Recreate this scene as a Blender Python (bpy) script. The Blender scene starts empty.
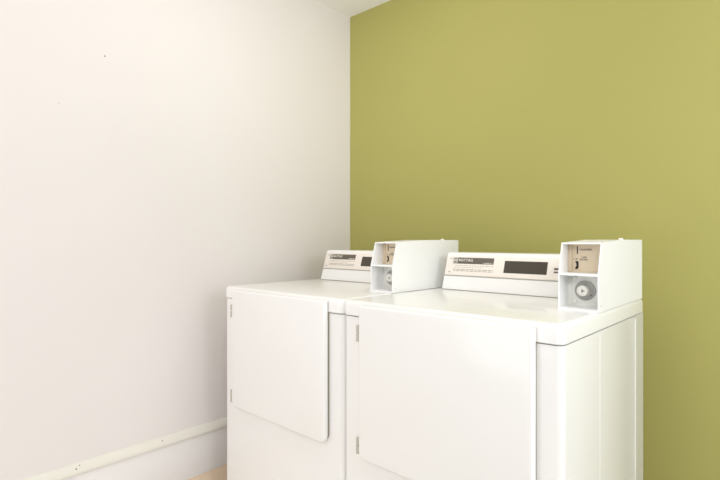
import bpy, bmesh, math
from mathutils import Vector, Matrix

scene = bpy.context.scene
COL = scene.collection

# ------------------------------------------------------------------ materials
def lin(r, g, b):
    def c(v):
        v /= 255.0
        return v / 12.92 if v <= 0.04045 else ((v + 0.055) / 1.055) ** 2.4
    return (c(r), c(g), c(b), 1.0)

def mat(name, rgb, rough=0.5, metal=0.0, noise=0.0, nscale=60.0, bump=0.0, coat=0.0, spec=0.5):
    m = bpy.data.materials.new(name)
    m.use_nodes = True
    nt = m.node_tree
    p = nt.nodes['Principled BSDF']
    p.inputs['Roughness'].default_value = rough
    p.inputs['Metallic'].default_value = metal
    p.inputs['Specular IOR Level'].default_value = spec
    if coat:
        p.inputs['Coat Weight'].default_value = coat
        p.inputs['Coat Roughness'].default_value = 0.08
    base = lin(*rgb)
    p.inputs['Base Color'].default_value = base
    if noise or bump:
        tc = nt.nodes.new('ShaderNodeTexCoord')
        n = nt.nodes.new('ShaderNodeTexNoise')
        n.inputs['Scale'].default_value = nscale
        n.inputs['Detail'].default_value = 5.0
        nt.links.new(tc.outputs['Object'], n.inputs['Vector'])
        if noise:
            mx = nt.nodes.new('ShaderNodeMix')
            mx.data_type = 'RGBA'
            mx.inputs[6].default_value = tuple(v * (1 - noise) for v in base[:3]) + (1,)
            mx.inputs[7].default_value = tuple(min(1, v * (1 + noise)) for v in base[:3]) + (1,)
            nt.links.new(n.outputs['Fac'], mx.inputs[0])
            nt.links.new(mx.outputs[2], p.inputs['Base Color'])
        if bump:
            b = nt.nodes.new('ShaderNodeBump')
            b.inputs['Strength'].default_value = bump
            b.inputs['Distance'].default_value = 0.002
            nt.links.new(n.outputs['Fac'], b.inputs['Height'])
            nt.links.new(b.outputs['Normal'], p.inputs['Normal'])
    return m

M_WALL = mat('white_wall_paint', (236, 230, 227), 0.75, noise=0.012, nscale=3.0, bump=0.08, spec=0.2)
M_GREEN = mat('olive_green_wall_paint', (177, 172, 103), 0.75, noise=0.015, nscale=2.5, bump=0.05, spec=0.15)
M_CEIL = mat('white_ceiling_paint', (248, 246, 243), 0.85, noise=0.01, nscale=40, bump=0.1, spec=0.2)
M_TRIM = mat('cream_trim_paint', (236, 232, 221), 0.45, noise=0.01, nscale=8)
M_BOARD = mat('white_board_paint', (242, 238, 235), 0.6, noise=0.01, nscale=5)
M_TAN = mat('tan_vinyl_base', (240, 217, 190), 0.5, noise=0.06, nscale=14)
M_ENAMEL = mat('white_enamel', (250, 249, 247), 0.28, noise=0.006, nscale=9, coat=0.35)
M_BOX = mat('white_powder_coat', (249, 249, 248), 0.35, noise=0.006, nscale=20)
M_FACE = mat('cream_faceplate', (249, 241, 232), 0.4, noise=0.01, nscale=30)
M_BADGE = mat('grey_brown_badge', (104, 95, 84), 0.4, noise=0.04, nscale=50)
M_SCREEN = mat('dark_display_glass', (74, 68, 58), 0.22, noise=0.05, nscale=20)
M_INK = mat('grey_ink', (170, 163, 152), 0.6, noise=0.02, nscale=50)
M_DARKINK = mat('dark_ink', (92, 84, 76), 0.6, noise=0.02, nscale=50)
M_LIGHTINK = mat('pale_ink', (226, 221, 212), 0.5, noise=0.01, nscale=50)
M_PLATE = mat('brushed_beige_plate', (228, 211, 184), 0.45, metal=0.1, noise=0.05, nscale=25)
M_LOCKPLATE = mat('satin_grey_plate', (246, 246, 240), 0.45, metal=0.05, noise=0.02, nscale=30)
M_STEEL = mat('dull_steel', (172, 172, 169), 0.35, metal=0.6, noise=0.06, nscale=60)
M_BRIGHT = mat('bright_steel', (246, 244, 236), 0.35, metal=0.12, noise=0.04, nscale=60)
M_DARK = mat('dark_slot', (38, 33, 30), 0.7, noise=0.03, nscale=40)
M_RUBBER = mat('black_rubber', (36, 35, 34), 0.8, noise=0.03, nscale=40)
M_GAPSHADE = mat('grey_gap_shade', (150, 142, 130), 0.7, noise=0.03, nscale=40)  # grey standing in for shade inside narrow gaps
M_HINGE = mat('hinge_metal', (198, 192, 180), 0.45, metal=0.2, noise=0.05, nscale=60)
M_RAWWALL = mat('bare_plaster_hole', (176, 164, 146), 0.8, noise=0.05, nscale=80)

def tile_floor():
    m = bpy.data.materials.new('tan_floor_tile')
    m.use_nodes = True
    nt = m.node_tree
    p = nt.nodes['Principled BSDF']
    p.inputs['Roughness'].default_value = 0.45
    tc = nt.nodes.new('ShaderNodeTexCoord')
    br = nt.nodes.new('ShaderNodeTexBrick')
    br.offset = 0.0
    br.inputs['Color1'].default_value = lin(236, 230, 220)
    br.inputs['Color2'].default_value = lin(231, 224, 214)
    br.inputs['Mortar'].default_value = lin(210, 202, 190)
    br.inputs['Scale'].default_value = 1.0
    br.inputs['Mortar Size'].default_value = 0.002
    br.inputs['Brick Width'].default_value = 0.305
    br.inputs['Row Height'].default_value = 0.305
    nt.links.new(tc.outputs['Object'], br.inputs['Vector'])
    nt.links.new(br.outputs['Color'], p.inputs['Base Color'])
    return m
M_FLOOR = tile_floor()

def emit(name, rgb, s):
    m = bpy.data.materials.new(name)
    m.use_nodes = True
    p = m.node_tree.nodes['Principled BSDF']
    p.inputs['Base Color'].default_value = (0.9, 0.9, 0.9, 1)
    p.inputs['Emission Color'].default_value = rgb + (1,)
    p.inputs['Emission Strength'].default_value = s
    return m

# ------------------------------------------------------------------ mesh helpers
def link(name, bm, m, parent=None, smooth=True, angle=35):
    bmesh.ops.remove_doubles(bm, verts=bm.verts, dist=1e-6)
    bmesh.ops.recalc_face_normals(bm, faces=bm.faces)
    me = bpy.data.meshes.new(name)
    bm.to_mesh(me)
    bm.free()
    me.materials.append(m)
    if smooth:
        for f in me.polygons:
            f.use_smooth = True
        me.set_sharp_from_angle(angle=math.radians(angle))
    o = bpy.data.objects.new(name, me)
    COL.objects.link(o)
    if parent is not None:
        o.parent = parent
    return o

def add_box(bm, x0, x1, y0, y1, z0, z1):
    v = [bm.verts.new((x, y, z)) for x in (x0, x1) for y in (y0, y1) for z in (z0, z1)]
    fs = []
    for q in ((0, 1, 3, 2), (4, 6, 7, 5), (0, 4, 5, 1), (2, 3, 7, 6), (0, 2, 6, 4), (1, 5, 7, 3)):
        fs.append(bm.faces.new([v[i] for i in q]))
    bmesh.ops.recalc_face_normals(bm, faces=fs)
    return v

def bevel(bm, test, r, seg=3):
    es = [e for e in bm.edges if test(e.verts[0].co, e.verts[1].co)]
    if es:
        bmesh.ops.bevel(bm, geom=es, offset=r, offset_type='OFFSET', segments=seg, profile=0.5,
                        affect='EDGES', clamp_overlap=True)

def rbox(bm, x0, x1, y0, y1, z0, z1, r=0.002, seg=2):
    t = bmesh.new()
    add_box(t, x0, x1, y0, y1, z0, z1)
    bevel(t, lambda a, b: True, r, seg)
    merge(bm, t)

def merge(bm, t, mtx=None):
    if mtx is not None:
        bmesh.ops.transform(t, matrix=mtx, verts=t.verts)
    tmp = bpy.data.meshes.new('tmp')
    t.to_mesh(tmp)
    t.free()
    bm.from_mesh(tmp)
    bpy.data.meshes.remove(tmp)

def prism_x(bm, prof, x0, x1):
    """closed (y, z) outline swept from x0 to x1"""
    a = [bm.verts.new((x0, y, z)) for y, z in prof]
    b = [bm.verts.new((x1, y, z)) for y, z in prof]
    n = len(prof)
    bm.faces.new(a)
    bm.faces.new(list(reversed(b)))
    for i in range(n):
        j = (i + 1) % n
        bm.faces.new((a[i], b[i], b[j], a[j]))

def lathe(bm, prof, mtx, seg=32):
    """(radius, height) outline turned about the local z axis"""
    t = bmesh.new()
    rings = []
    for r, h in prof:
        if r < 1e-7:
            rings.append([t.verts.new((0, 0, h))])
        else:
            rings.append([t.verts.new((r * math.cos(2 * math.pi * i / seg), r * math.sin(2 * math.pi * i / seg), h))
                          for i in range(seg)])
    for p, q in zip(rings[:-1], rings[1:]):
        for i in range(seg):
            j = (i + 1) % seg
            if len(p) == 1 and len(q) == 1:
                continue
            if len(p) == 1:
                t.faces.new((p[0], q[i], q[j]))
            elif len(q) == 1:
                t.faces.new((p[i], q[0], p[j]))
            else:
                t.faces.new((p[i], q[i], q[j], p[j]))
    if len(rings[0]) > 1:
        t.faces.new(list(reversed(rings[0])))
    if len(rings[-1]) > 1:
        t.faces.new(rings[-1])
    bmesh.ops.recalc_face_normals(t, faces=t.faces)
    merge(bm, t, mtx)

FWD = Matrix.Rotation(math.radians(90), 4, 'X')        # local z -> -y (towards the room)
def facing(x, y, z):
    return Matrix.Translation((x, y, z)) @ FWD

def screw_bm(bm, mtx, r=0.004, h=0.002):
    lathe(bm, [(r, 0), (r, h * 0.5), (r * 0.75, h), (0, h * 1.05)], mtx, 16)

def text_mesh(body, size, align='LEFT', extrude=0.0003, bold=0.0, shear=0.0):
    cu = bpy.data.curves.new('text_tmp', 'FONT')
    cu.body = body
    cu.size = size
    cu.extrude = extrude
    cu.offset = bold
    cu.shear = shear
    cu.align_x = align
    cu.align_y = 'CENTER'
    cu.resolution_u = 3
    o = bpy.data.objects.new('text_tmp', cu)
    COL.objects.link(o)
    dg = bpy.context.evaluated_depsgraph_get()
    dg.update()
    me = bpy.data.meshes.new_from_object(o.evaluated_get(dg))
    bpy.data.objects.remove(o)
    bpy.data.curves.remove(cu)
    return me

def add_text(bm, body, size, mtx, **k):
    me = text_mesh(body, size, **k)
    me.transform(mtx)
    bm.from_mesh(me)
    bpy.data.meshes.remove(me)

def tag(o, label=None, cat=None, group=None, kind=None):
    if label: o['label'] = label
    if cat: o['category'] = cat
    if group: o['group'] = group
    if kind: o['kind'] = kind
    return o

def struct(name, bm, m, parent=None, label=None, **k):
    o = link(name, bm, m, parent, **k)
    if parent is None:
        o['kind'] = 'structure'
    if label:
        o['label'] = label
    return o

# ------------------------------------------------------------------ room shell
RX, RY, RZ = 2.60, -2.80, 2.388          # room spans x 0..RX, y RY..0, z 0..RZ
T = 0.10
def shell(name, m, *b):
    bm = bmesh.new(); add_box(bm, *b)
    return struct(name, bm, m, smooth=False)
shell('floor', M_FLOOR, -T, RX + T, RY - T, T, -T, 0)
shell('ceiling', M_CEIL, -T, RX + T, RY - T, T, RZ, RZ + T)
wall_left = shell('wall_left', M_WALL, -T, 0, RY, T, 0, RZ)
shell('wall_back', M_GREEN, 0, RX, 0, T, 0, RZ)

# tan cove base along the foot of the walls
def cove(name, horizontal):
    prof = [(0, 0), (0.013, 0), (0.010, 0.003), (0.006, 0.010), (0.004, 0.020), (0.004, 0.098), (0.002, 0.102), (0, 0.102)]
    bm = bmesh.new()
    if horizontal:   # along the back wall
        prism_x(bm, [(-p, z) for p, z in prof], 0.014, RX)
    else:            # along the left wall
        prism_x(bm, [(p, z) for p, z in prof], 0, -RY)
        bmesh.ops.transform(bm, matrix=Matrix(((0, 1, 0, 0), (-1, 0, 0, 0), (0, 0, 1, 0), (0, 0, 0, 1))), verts=bm.verts)
    return struct(name, bm, M_TAN)
cove('baseboard_left', False)
cove('baseboard_back', True)

# white board above the cove base and the cream moulding that caps it
bm = bmesh.new(); rbox(bm, 0, 0.007, RY, -0.002, 0.102, 0.276, 0.0015)
struct('trim_1', bm, M_BOARD)
prof = [(0, 0.274), (0.016, 0.274), (0.018, 0.277), (0.018, 0.288), (0.014, 0.296), (0.011, 0.304), (0.008, 0.310), (0.003, 0.313), (0, 0.313)]
bm = bmesh.new(); prism_x(bm, prof, 0.002, -RY)
bmesh.ops.transform(bm, matrix=Matrix(((0, 1, 0, 0), (-1, 0, 0, 0), (0, 0, 1, 0), (0, 0, 0, 1))), verts=bm.verts)
trim = struct('trim_2', bm, M_TRIM)
SIDE = Matrix.Rotation(math.radians(90), 4, 'Y')       # local z -> +x
for y, z, x, r in ((-1.431, 0.2965, 0.0137, 0.0026), (-1.419, 0.3050, 0.0105, 0.0018), (-1.117, 0.3000, 0.0124, 0.0022)):
    bm = bmesh.new(); screw_bm(bm, Matrix.Translation((x, y, z)) @ SIDE, r, 0.0015)
    link('screw', bm, M_DARKINK, trim)
for y, z, r in ((-1.330, 1.788, 0.0032), (-1.481, 1.582, 0.0015)):
    bm = bmesh.new(); screw_bm(bm, Matrix.Translation((0, y, z)) @ SIDE, r, 0.002)
    link('nail', bm, M_RAWWALL, wall_left)

# ------------------------------------------------------------------ the dryer
W2 = 0.3415                               # half width
YF, YB = -0.356, 0.351                    # cabinet front and back
ZL, ZT = 0.870, 0.917                     # lip bottom, top of the lid

def make_dryer():
    root = bpy.data.objects.new('coin_dryer', None)
    root.empty_display_size = 0.2
    COL.objects.link(root)

    # cabinet with rounded upright corners and two shallow pressed ribs per side
    bm = bmesh.new()
    add_box(bm, -W2 - 0.0015, W2, YF, YB, 0.022, ZL - 0.003)
    bevel(bm, lambda a, b: abs(a.z - b.z) > 0.1 and a.y < 0, 0.017, 5)
    bevel(bm, lambda a, b: abs(a.z - b.z) > 0.1 and a.y > 0.3, 0.004, 2)
    for s in (1,):
        for y, w in ((-0.098, 0.002), (0.255, 0.003)):
            rbox(bm, min(s * (W2 - 0.002), s * (W2 + 0.0006)), max(s * (W2 - 0.002), s * (W2 + 0.0006)),
                 y - w, y + w, 0.03, ZL - 0.012, 0.0010, 2)
    cab = link('cabinet', bm, M_ENAMEL, root)
    # top of the machine
    bm = bmesh.new()
    add_box(bm, -W2 - 0.0027, W2 + 0.0012, YF - 0.005, YB + 0.002, ZL, ZT)
    bevel(bm, lambda a, b: abs(a.z - b.z) > 0.02, 0.020, 5)
    bevel(bm, lambda a, b: a.z > ZT - 1e-4 and b.z > ZT - 1e-4, 0.015, 4)
    bevel(bm, lambda a, b: a.z < ZL + 1e-4 and b.z < ZL + 1e-4, 0.002, 1)
    link('top_panel', bm, M_ENAMEL, root)
    for sx in (-1, 1):
        for y in (-0.30, 0.30):
            bm = bmesh.new()
            lathe(bm, [(0.020, 0), (0.022, 0.004), (0.020, 0.010), (0.008, 0.012), (0.008, 0.026)],
                  Matrix.Translation((sx * 0.28, y, 0)), 20)
            link('foot', bm, M_RUBBER, root)

    # door: outer skin with rounded lower corners plus the inner plug that closes the drum
    bm = bmesh.new()
    x0, x1, z0, z1 = -0.259, 0.283, 0.444, 0.909
    yb, yf = YF - 0.0095, YF - 0.026
    add_box(bm, x0, x1, yf, yb, z0, z1)
    bevel(bm, lambda a, b: abs(a.y - b.y) > 0.01 and a.z < 0.5, 0.026, 6)
    bevel(bm, lambda a, b: abs(a.y - b.y) > 0.01 and a.z > 0.8, 0.008, 3)
    bevel(bm, lambda a, b: a.y < yf + 1e-4 and b.y < yf + 1e-4, 0.009, 4)
    rbox(bm, -0.240, 0.262, YF - 0.010, YF + 0.010, 0.465, 0.862, 0.003, 2)
    door = link('door', bm, M_ENAMEL, root)
    bm = bmesh.new()  # grey slab filling the door gap, coloured as its dark shade line
    add_box(bm, x0 + 0.002, x1 - 0.002, yb - 0.001, YF + 0.002, z0 + 0.004, 0.903)
    bevel(bm, lambda a, b: abs(a.y - b.y) > 0.004 and a.z < 0.5, 0.024, 6)
    link('door_gap_shade', bm, M_GAPSHADE, door)
    for zc in (0.823, 0.483):
        bm = bmesh.new()
        for a, b in ((-0.025, -0.0015), (0.0015, 0.025)):
            lathe(bm, [(0.0046, a), (0.0056, a + 0.001), (0.0056, b - 0.001), (0.0046, b)],
                  Matrix.Translation((x0 - 0.0042, yf + 0.0050, zc)), 14)
        rbox(bm, x0 - 0.0062, x0 - 0.0022, yf + 0.005, YF + 0.001, zc - 0.022, zc + 0.022, 0.0008, 1)
        link('hinge', bm, M_HINGE, door)

    # control panel standing along the back, leaning away from the room
    K = 0.325
    CX = 0.007                            # the panel stands a little right of centre
    yc = lambda z: 0.137 + K * (z - ZT)
    prof = [(yc(ZT) + 0.001, ZT - 0.001), (yc(1.045), 1.045), (yc(1.045) + 0.004, 1.053), (yc(1.045) + 0.011, 1.058),
            (0.315, 1.058), (0.325, 1.052), (0.330, 1.040), (0.330, ZT - 0.001)]
    bm = bmesh.new(); prism_x(bm, prof, -0.307 + CX, 0.303 + CX)
    con = link('control_panel', bm, M_ENAMEL, root)
    th = math.atan(K)
    def pm(x, z, off):                    # frame on the leaning face: x right, y up the face, z out
        up = Vector((0, math.sin(th), math.cos(th))); n = Vector((0, -math.cos(th), math.sin(th)))
        m = Matrix.Identity(4)
        m.col[0] = (1, 0, 0, 0); m.col[1] = (*up, 0); m.col[2] = (*n, 0)
        c = Vector((x, yc(z), z)) + n * off
        m.col[3] = (*c, 1)
        m.col[3][0] += CX
        return m
    def slab(name, x0, x1, z0, z1, off, thick, m, parent, r=0.0006):
        h = (z1 - z0) / math.cos(th)
        bm = bmesh.new(); rbox(bm, x0, x1, 0, h, -0.0008, thick, r, 2)
        bmesh.ops.transform(bm, matrix=pm(0, z0, off), verts=bm.verts)
        return link(name, bm, m, parent)
    # thin shadow gap between plate and lower rail, then the faceplate
    slab('faceplate', -0.3055, 0.3015, 0.9725, 1.0445, 0, 0.0022, M_FACE, con)
    slab('seam_strip', -0.3062, 0.3022, 0.9688, 0.9714, 0, 0.0005, M_INK, con, 0.0002)
    fo = 0.0022
    bm = bmesh.new(); add_box(bm, -0.3065 + CX, 0.3025 + CX, 0.1355, 0.20, ZT - 0.0005, ZT + 0.0022)
    link('base_gap_shade', bm, M_GAPSHADE, con)  # grey strip painted as the shade between panel and lid
    badge = slab('name_badge', -0.2765, -0.106, 1.0155, 1.0385, fo, 0.0009, M_BADGE, con)
    bm = bmesh.new()
    add_text(bm, 'MAYTAG', 0.0150, pm(-0.2515, 1.0285, fo + 0.0011), bold=0.00025)
    link('lettering', bm, M_LIGHTINK, badge)
    bm = bmesh.new()
    # square emblem at the badge's left end: a ring with an M in it
    for a in ((-0.2753, -0.2553, 0.0000, 0.0022), (-0.2753, -0.2553, 0.0198, 0.0220),
              (-0.2753, -0.2731, 0.0000, 0.0220), (-0.2575, -0.2553, 0.0000, 0.0220)):
        t = bmesh.new(); add_box(t, a[0], a[1], a[2], a[3], 0.0009, 0.0013)
        merge(bm, t, pm(0, 1.0165, fo))
    add_text(bm, 'M', 0.0165, pm(-0.2653, 1.0270, fo + 0.0011), align='CENTER', bold=0.0004)
    link('emblem', bm, M_LIGHTINK, badge)
    bm = bmesh.new()
    add_text(bm, 'COMMERCIAL', 0.0062, pm(-0.109, 1.0190, fo + 0.0011), align='RIGHT', bold=0.0001)
    link('lettering', bm, M_LIGHTINK, badge)
    bm = bmesh.new()                       # small print under the badge
    for z, a, b, w in ((1.0085, -0.262, -0.105, 0.0007), (1.0020, -0.268, -0.150, 0.0006), (0.9945, -0.270, -0.105, 0.0012),
                       (0.9890, -0.270, -0.105, 0.0012)):
        x = a; k = 0
        while x < b:
            l = 0.010 + 0.013 * ((k * 7) % 5) / 5
            t = bmesh.new(); add_box(t, x, min(b, x + l), -w, w, 0, 0.0004)
            merge(bm, t, pm(0, z, fo)); x += l + 0.003; k += 1
    link('small_print', bm, M_INK, con)
    bm = bmesh.new()
    rbox(bm, -0.063, 0.091, 0, 0.0445, -0.0005, 0.0012, 0.0005, 1)
    bmesh.ops.transform(bm, matrix=pm(0, 0.9885, fo), verts=bm.verts)
    link('display_window', bm, M_SCREEN, con)
    for z, h in ((1.0055, 0.0065), (0.9955, 0.0052)):
        slab('indicator', 0.114, 0.134, z, z + h, fo, 0.0008, M_BADGE, con, 0.0003)
    for z in (1.034, 0.984):
        bm = bmesh.new(); screw_bm(bm, pm(-0.286, z, fo), 0.0032, 0.0015)
        link('screw', bm, M_STEEL, con)

    # coin box: folded metal hood, open at the front, with a shelf between the two recesses
    X0, X1 = 0.237, 0.342
    t_ = 0.0035
    side = [(-0.109, ZT - 0.001), (-0.109, 1.013), (-0.084, 1.0985), (0.100, 1.1065), (0.331, 1.1065), (0.331, ZT - 0.001)]
    bm = bmesh.new()
    prism_x(bm, side, X0, X0 + t_)
    prism_x(bm, side, X1 - t_, X1)
    prism_x(bm, [(-0.084, 1.0985), (0.100, 1.1065), (0.331, 1.1065), (0.331, 1.1025), (0.100, 1.1025), (-0.085, 1.0940)], X0 + 0.0001, X1 - 0.0001)
    rbox(bm, X0 + 0.001, X1 - 0.001, 0.327, 0.3308, ZT, 1.104, 0.0005, 1)
    prism_x(bm, [(-0.110, ZT - 0.001), (-0.110, ZT + 0.005), (-0.035, ZT + 0.005), (-0.035, ZT - 0.001)], X0 + 0.0001, X1 - 0.0001)
    bmesh.ops.remove_doubles(bm, verts=bm.verts, dist=1e-6)
    box = link('coin_box', bm, M_BOX, root, angle=20)
    yp = -0.040                           # plane of the recessed plates
    bm = bmesh.new()
    prism_x(bm, [(-0.1085, 1.0095), (-0.1075, 1.0155), (yp, 1.0155), (yp, 1.0095)], X0 + t_ * 0.8, X1 - t_ * 0.8)
    link('shelf', bm, M_BOX, box, angle=20)
    bm = bmesh.new()
    rbox(bm, X0 + t_, X1 - t_, yp, yp + 0.003, 1.0155, 1.0990, 0.0003, 1)
    # raised rim down the plate's left edge
    rbox(bm, X0 + t_, X0 + t_ + 0.010, yp - 0.004, yp + 0.001, 1.0165, 1.094, 0.0012, 2)
    plate = link('coin_plate', bm, M_PLATE, box)
    bm = bmesh.new(); rbox(bm, 0.2635, 0.2660, yp - 0.0012, yp + 0.001, 1.066, 1.088, 0.0004, 1)
    link('coin_slot', bm, M_DARK, plate)
    bm = bmesh.new()                      # coin return chute, a hooked dark opening
    prism_y = [(0.2580, 1.026), (0.2620, 1.0235), (0.2670, 1.0265), (0.2680, 1.036), (0.2670, 1.0455), (0.2600, 1.0465), (0.2600, 1.0425), (0.2625, 1.0395), (0.2625, 1.032)]
    a = [bm.verts.new((x, yp - 0.0015, z)) for x, z in prism_y]; b = [bm.verts.new((x, yp + 0.001, z)) for x, z in prism_y]
    bm.faces.new(a); bm.faces.new(list(reversed(b)))
    for i in range(len(a)):
        j = (i + 1) % len(a); bm.faces.new((a[i], b[i], b[j], a[j]))
    link('coin_return', bm, M_DARK, plate, smooth=False)
    bm = bmesh.new()
    add_text(bm, 'QUARTERS', 0.0066, facing(0.2705, yp - 0.0004, 1.0785))
    link('lettering', bm, M_DARKINK, plate)
    bm = bmesh.new()
    add_text(bm, 'COIN', 0.0056, facing(0.2760, yp - 0.0004, 1.0570))
    add_text(bm, 'RETURN', 0.0056, facing(0.2710, yp - 0.0004, 1.0505))
    rbox(bm, 0.2555, 0.2580, yp - 0.0006, yp + 0.0002, 1.0515, 1.0530, 0.0002, 1)
    rbox(bm, 0.2610, 0.2650, yp - 0.0006, yp + 0.0002, 1.0515, 1.0540, 0.0002, 1)
    link('lettering', bm, M_DARKINK, plate)

    bm = bmesh.new()
    rbox(bm, X0 + t_, X1 - t_, yp, yp + 0.003, ZT + 0.005, 1.0095, 0.0003, 1)
    rbox(bm, X0 + t_ + 0.010, X1 - t_ - 0.001, yp - 0.003, yp + 0.001, ZT + 0.016, 1.006, 0.0012, 2)
    lockp = link('lock_plate', bm, M_LOCKPLATE, box)
    for z in (0.999, 0.934):
        bm = bmesh.new()
        lathe(bm, [(0.0056, 0), (0.0056, 0.0022), (0.0040, 0.0036), (0, 0.0040)], facing(X0 + 0.0225, yp - 0.003, z), 18)
        link('bolt', bm, M_BRIGHT, lockp)
    lx, lz = 0.287, 0.9655
    bm = bmesh.new()                      # round dished escutcheon
    lathe(bm, [(0.0275, 0), (0.0275, 0.003), (0.0260, 0.0045), (0.0235, 0.0042), (0.0205, 0.0022), (0.0150, 0.0016), (0, 0.0016)],
          facing(lx, yp - 0.003, lz), 40)
    link('lock_ring', bm, M_STEEL, lockp)
    bm = bmesh.new()
    lathe(bm, [(0.0150, 0.001), (0.0150, 0.0135), (0.0136, 0.0155), (0.0112, 0.0155), (0.0104, 0.0137), (0.0060, 0.0137), (0.0052, 0.0151), (0, 0.0151)],
          facing(lx - 0.004, yp - 0.003, lz), 32)
    link('lock_cylinder', bm, M_BRIGHT, lockp)
    bm = bmesh.new()
    rbox(bm, lx - 0.0052, lx - 0.0028, yp - 0.0188, yp - 0.0176, lz - 0.0050, lz + 0.0035, 0.0003, 1)
    rbox(bm, lx - 0.0052, lx + 0.0020, yp - 0.0186, yp - 0.0176, lz - 0.0014, lz + 0.0008, 0.0003, 1)
    link('keyhole', bm, M_DARKINK, lockp)
    bm = bmesh.new(); screw_bm(bm, facing(lx + 0.0165, yp - 0.0045, lz - 0.0125), 0.0028, 0.0015)
    link('stop_pin', bm, M_DARKINK, lockp)
    bm = bmesh.new()
    lathe(bm, [(0.0075, 0), (0.0075, 0.003), (0.0060, 0.0055), (0, 0.0060)], Matrix.Translation((0.2895, 0.290, 1.1062)), 20)
    link('top_screw', bm, M_BRIGHT, box)
    bm = bmesh.new(); screw_bm(bm, Matrix.Translation((X1 - 0.0002, -0.092, 0.932)) @ SIDE, 0.003, 0.0014)
    link('screw', bm, M_LIGHTINK, box)
    return root

def copy_tree(o, parent=None):
    c = o.copy()
    COL.objects.link(c)
    c.parent = parent
    for ch in [x for x in scene.objects if x.parent == o]:
        copy_tree(ch, c)
    return c

d1 = make_dryer()
spots = (
    ((0.4955, -0.562, 0), -0.95, 'white coin-operated dryer in the room corner beside the white wall'),
    ((1.186, -0.572, 0), -0.9, 'white coin-operated dryer at the right, its whole right side showing against the green wall'),
)
for i, (loc, rz, lab) in enumerate(spots):
    o = d1 if i == 0 else copy_tree(d1)
    o.location = loc
    o.rotation_euler = (0, 0, math.radians(rz))
    tag(o, lab, 'dryer', 'coin dryers')


# the corner dryer's coin box is bolted on a little further back than its neighbour's
for ch in [x for x in scene.objects if x.parent == d1 and x.name.startswith('coin_box')]:
    ch.location = (0.0, 0.006, 0)

# ------------------------------------------------------------------ added ceiling lamp, out of view above the dryers, lighting lids and walls
def added_troffer(x, y, w, d, s, label):
    root = bpy.data.objects.new('added_ceiling_light', None)
    COL.objects.link(root)
    root.location = (x, y, RZ)
    bm = bmesh.new()
    for b in ((-w/2, w/2, -d/2, -d/2 + .03), (-w/2, w/2, d/2 - .03, d/2), (-w/2, -w/2 + .03, -d/2 + .03, d/2 - .03), (w/2 - .03, w/2, -d/2 + .03, d/2 - .03)):
        add_box(bm, b[0], b[1], b[2], b[3], -0.03, 0)
    link('frame', bm, M_TRIM, root, smooth=False)
    bm = bmesh.new(); add_box(bm, -w/2 + .03, w/2 - .03, -d/2 + .03, d/2 - .03, -0.110, -0.005)
    link('diffuser', bm, emit('lamp_diffuser', (0.975, 0.99, 1.0), s), root, smooth=False)
    return tag(root, label, 'ceiling light', 'added ceiling lights')
added_troffer(0.95, -1.40, 0.9, 0.9, 1.95, 'unseen white framed ceiling light panel, added to light the dryers below')

# added fill lamps, unseen: front, low, side, and a spot on the ceiling corner
ld = bpy.data.lights.new('front_fill', 'AREA')
ld.shape = 'RECTANGLE'; ld.size = 1.6; ld.size_y = 0.7; ld.energy = 27
ld.color = (1.0, 0.975, 0.955)
lo = bpy.data.objects.new('front_fill', ld); COL.objects.link(lo)
lo.location = (2.6, -3.3, 2.1)
lo.rotation_euler = (Vector((0.4, -0.5, 1.1)) - lo.location).to_track_quat('-Z', 'Y').to_euler()
ld = bpy.data.lights.new('low_fill', 'AREA')  # added low fill, brightens the left wall beside the corner dryer
ld.shape = 'RECTANGLE'; ld.size = 1.0; ld.size_y = 0.8; ld.energy = 6.0
ld.color = (1.0, 0.975, 0.955)
lo = bpy.data.objects.new('low_fill', ld); COL.objects.link(lo)
lo.location = (0.45, -3.2, 0.7)
lo.rotation_euler = (Vector((0.02, -0.8, 0.5)) - lo.location).to_track_quat('-Z', 'Y').to_euler()
ld = bpy.data.lights.new('side_fill', 'AREA')  # added fill from the right, brightens the dryer and coin box sides
ld.shape = 'RECTANGLE'; ld.size = 1.0; ld.size_y = 1.4; ld.energy = 17
ld.color = (0.92, 0.965, 1.0)
lo = bpy.data.objects.new('side_fill', ld); COL.objects.link(lo)
lo.location = (2.9, -1.0, 1.5)
lo.rotation_euler = (Vector((1.3, -0.7, 0.9)) - lo.location).to_track_quat('-Z', 'Y').to_euler()
ld = bpy.data.lights.new('ceiling_corner_fill', 'SPOT')  # added spot that lifts the ceiling corner and upper walls
ld.shadow_soft_size = 0.25; ld.energy = 55; ld.spot_size = math.radians(52); ld.spot_blend = 1.0
ld.color = (0.96, 0.98, 1.0)
lo = bpy.data.objects.new('ceiling_corner_fill', ld); COL.objects.link(lo)
lo.location = (2.0, -2.2, 1.35)
lo.rotation_euler = (Vector((0.12, -0.12, RZ)) - lo.location).to_track_quat('-Z', 'Y').to_euler()


w = bpy.data.worlds.new('room_world')
scene.world = w
w.use_nodes = True
w.node_tree.nodes['Background'].inputs[0].default_value = (0.97, 0.99, 1.03, 1)
w.node_tree.nodes['Background'].inputs[1].default_value = 0.36

# ------------------------------------------------------------------ camera
cam = bpy.data.cameras.new('camera')
cam.sensor_width = 36.0
cam.lens = 485.2 / 720 * 36
cam.shift_y = 1.0 / 720
cam.clip_start = 0.02
co = bpy.data.objects.new('camera', cam)
COL.objects.link(co)
co.location = (1.906, -2.036, 1.1026)
co.rotation_euler = (math.radians(90), 0, math.radians(41.94))
scene.camera = co

scene.view_settings.view_transform = 'Standard'
scene.view_settings.look = 'None'
scene.view_settings.gamma = 1.0
scene.view_settings.use_curve_mapping = False
scene.view_settings.exposure = 0.03
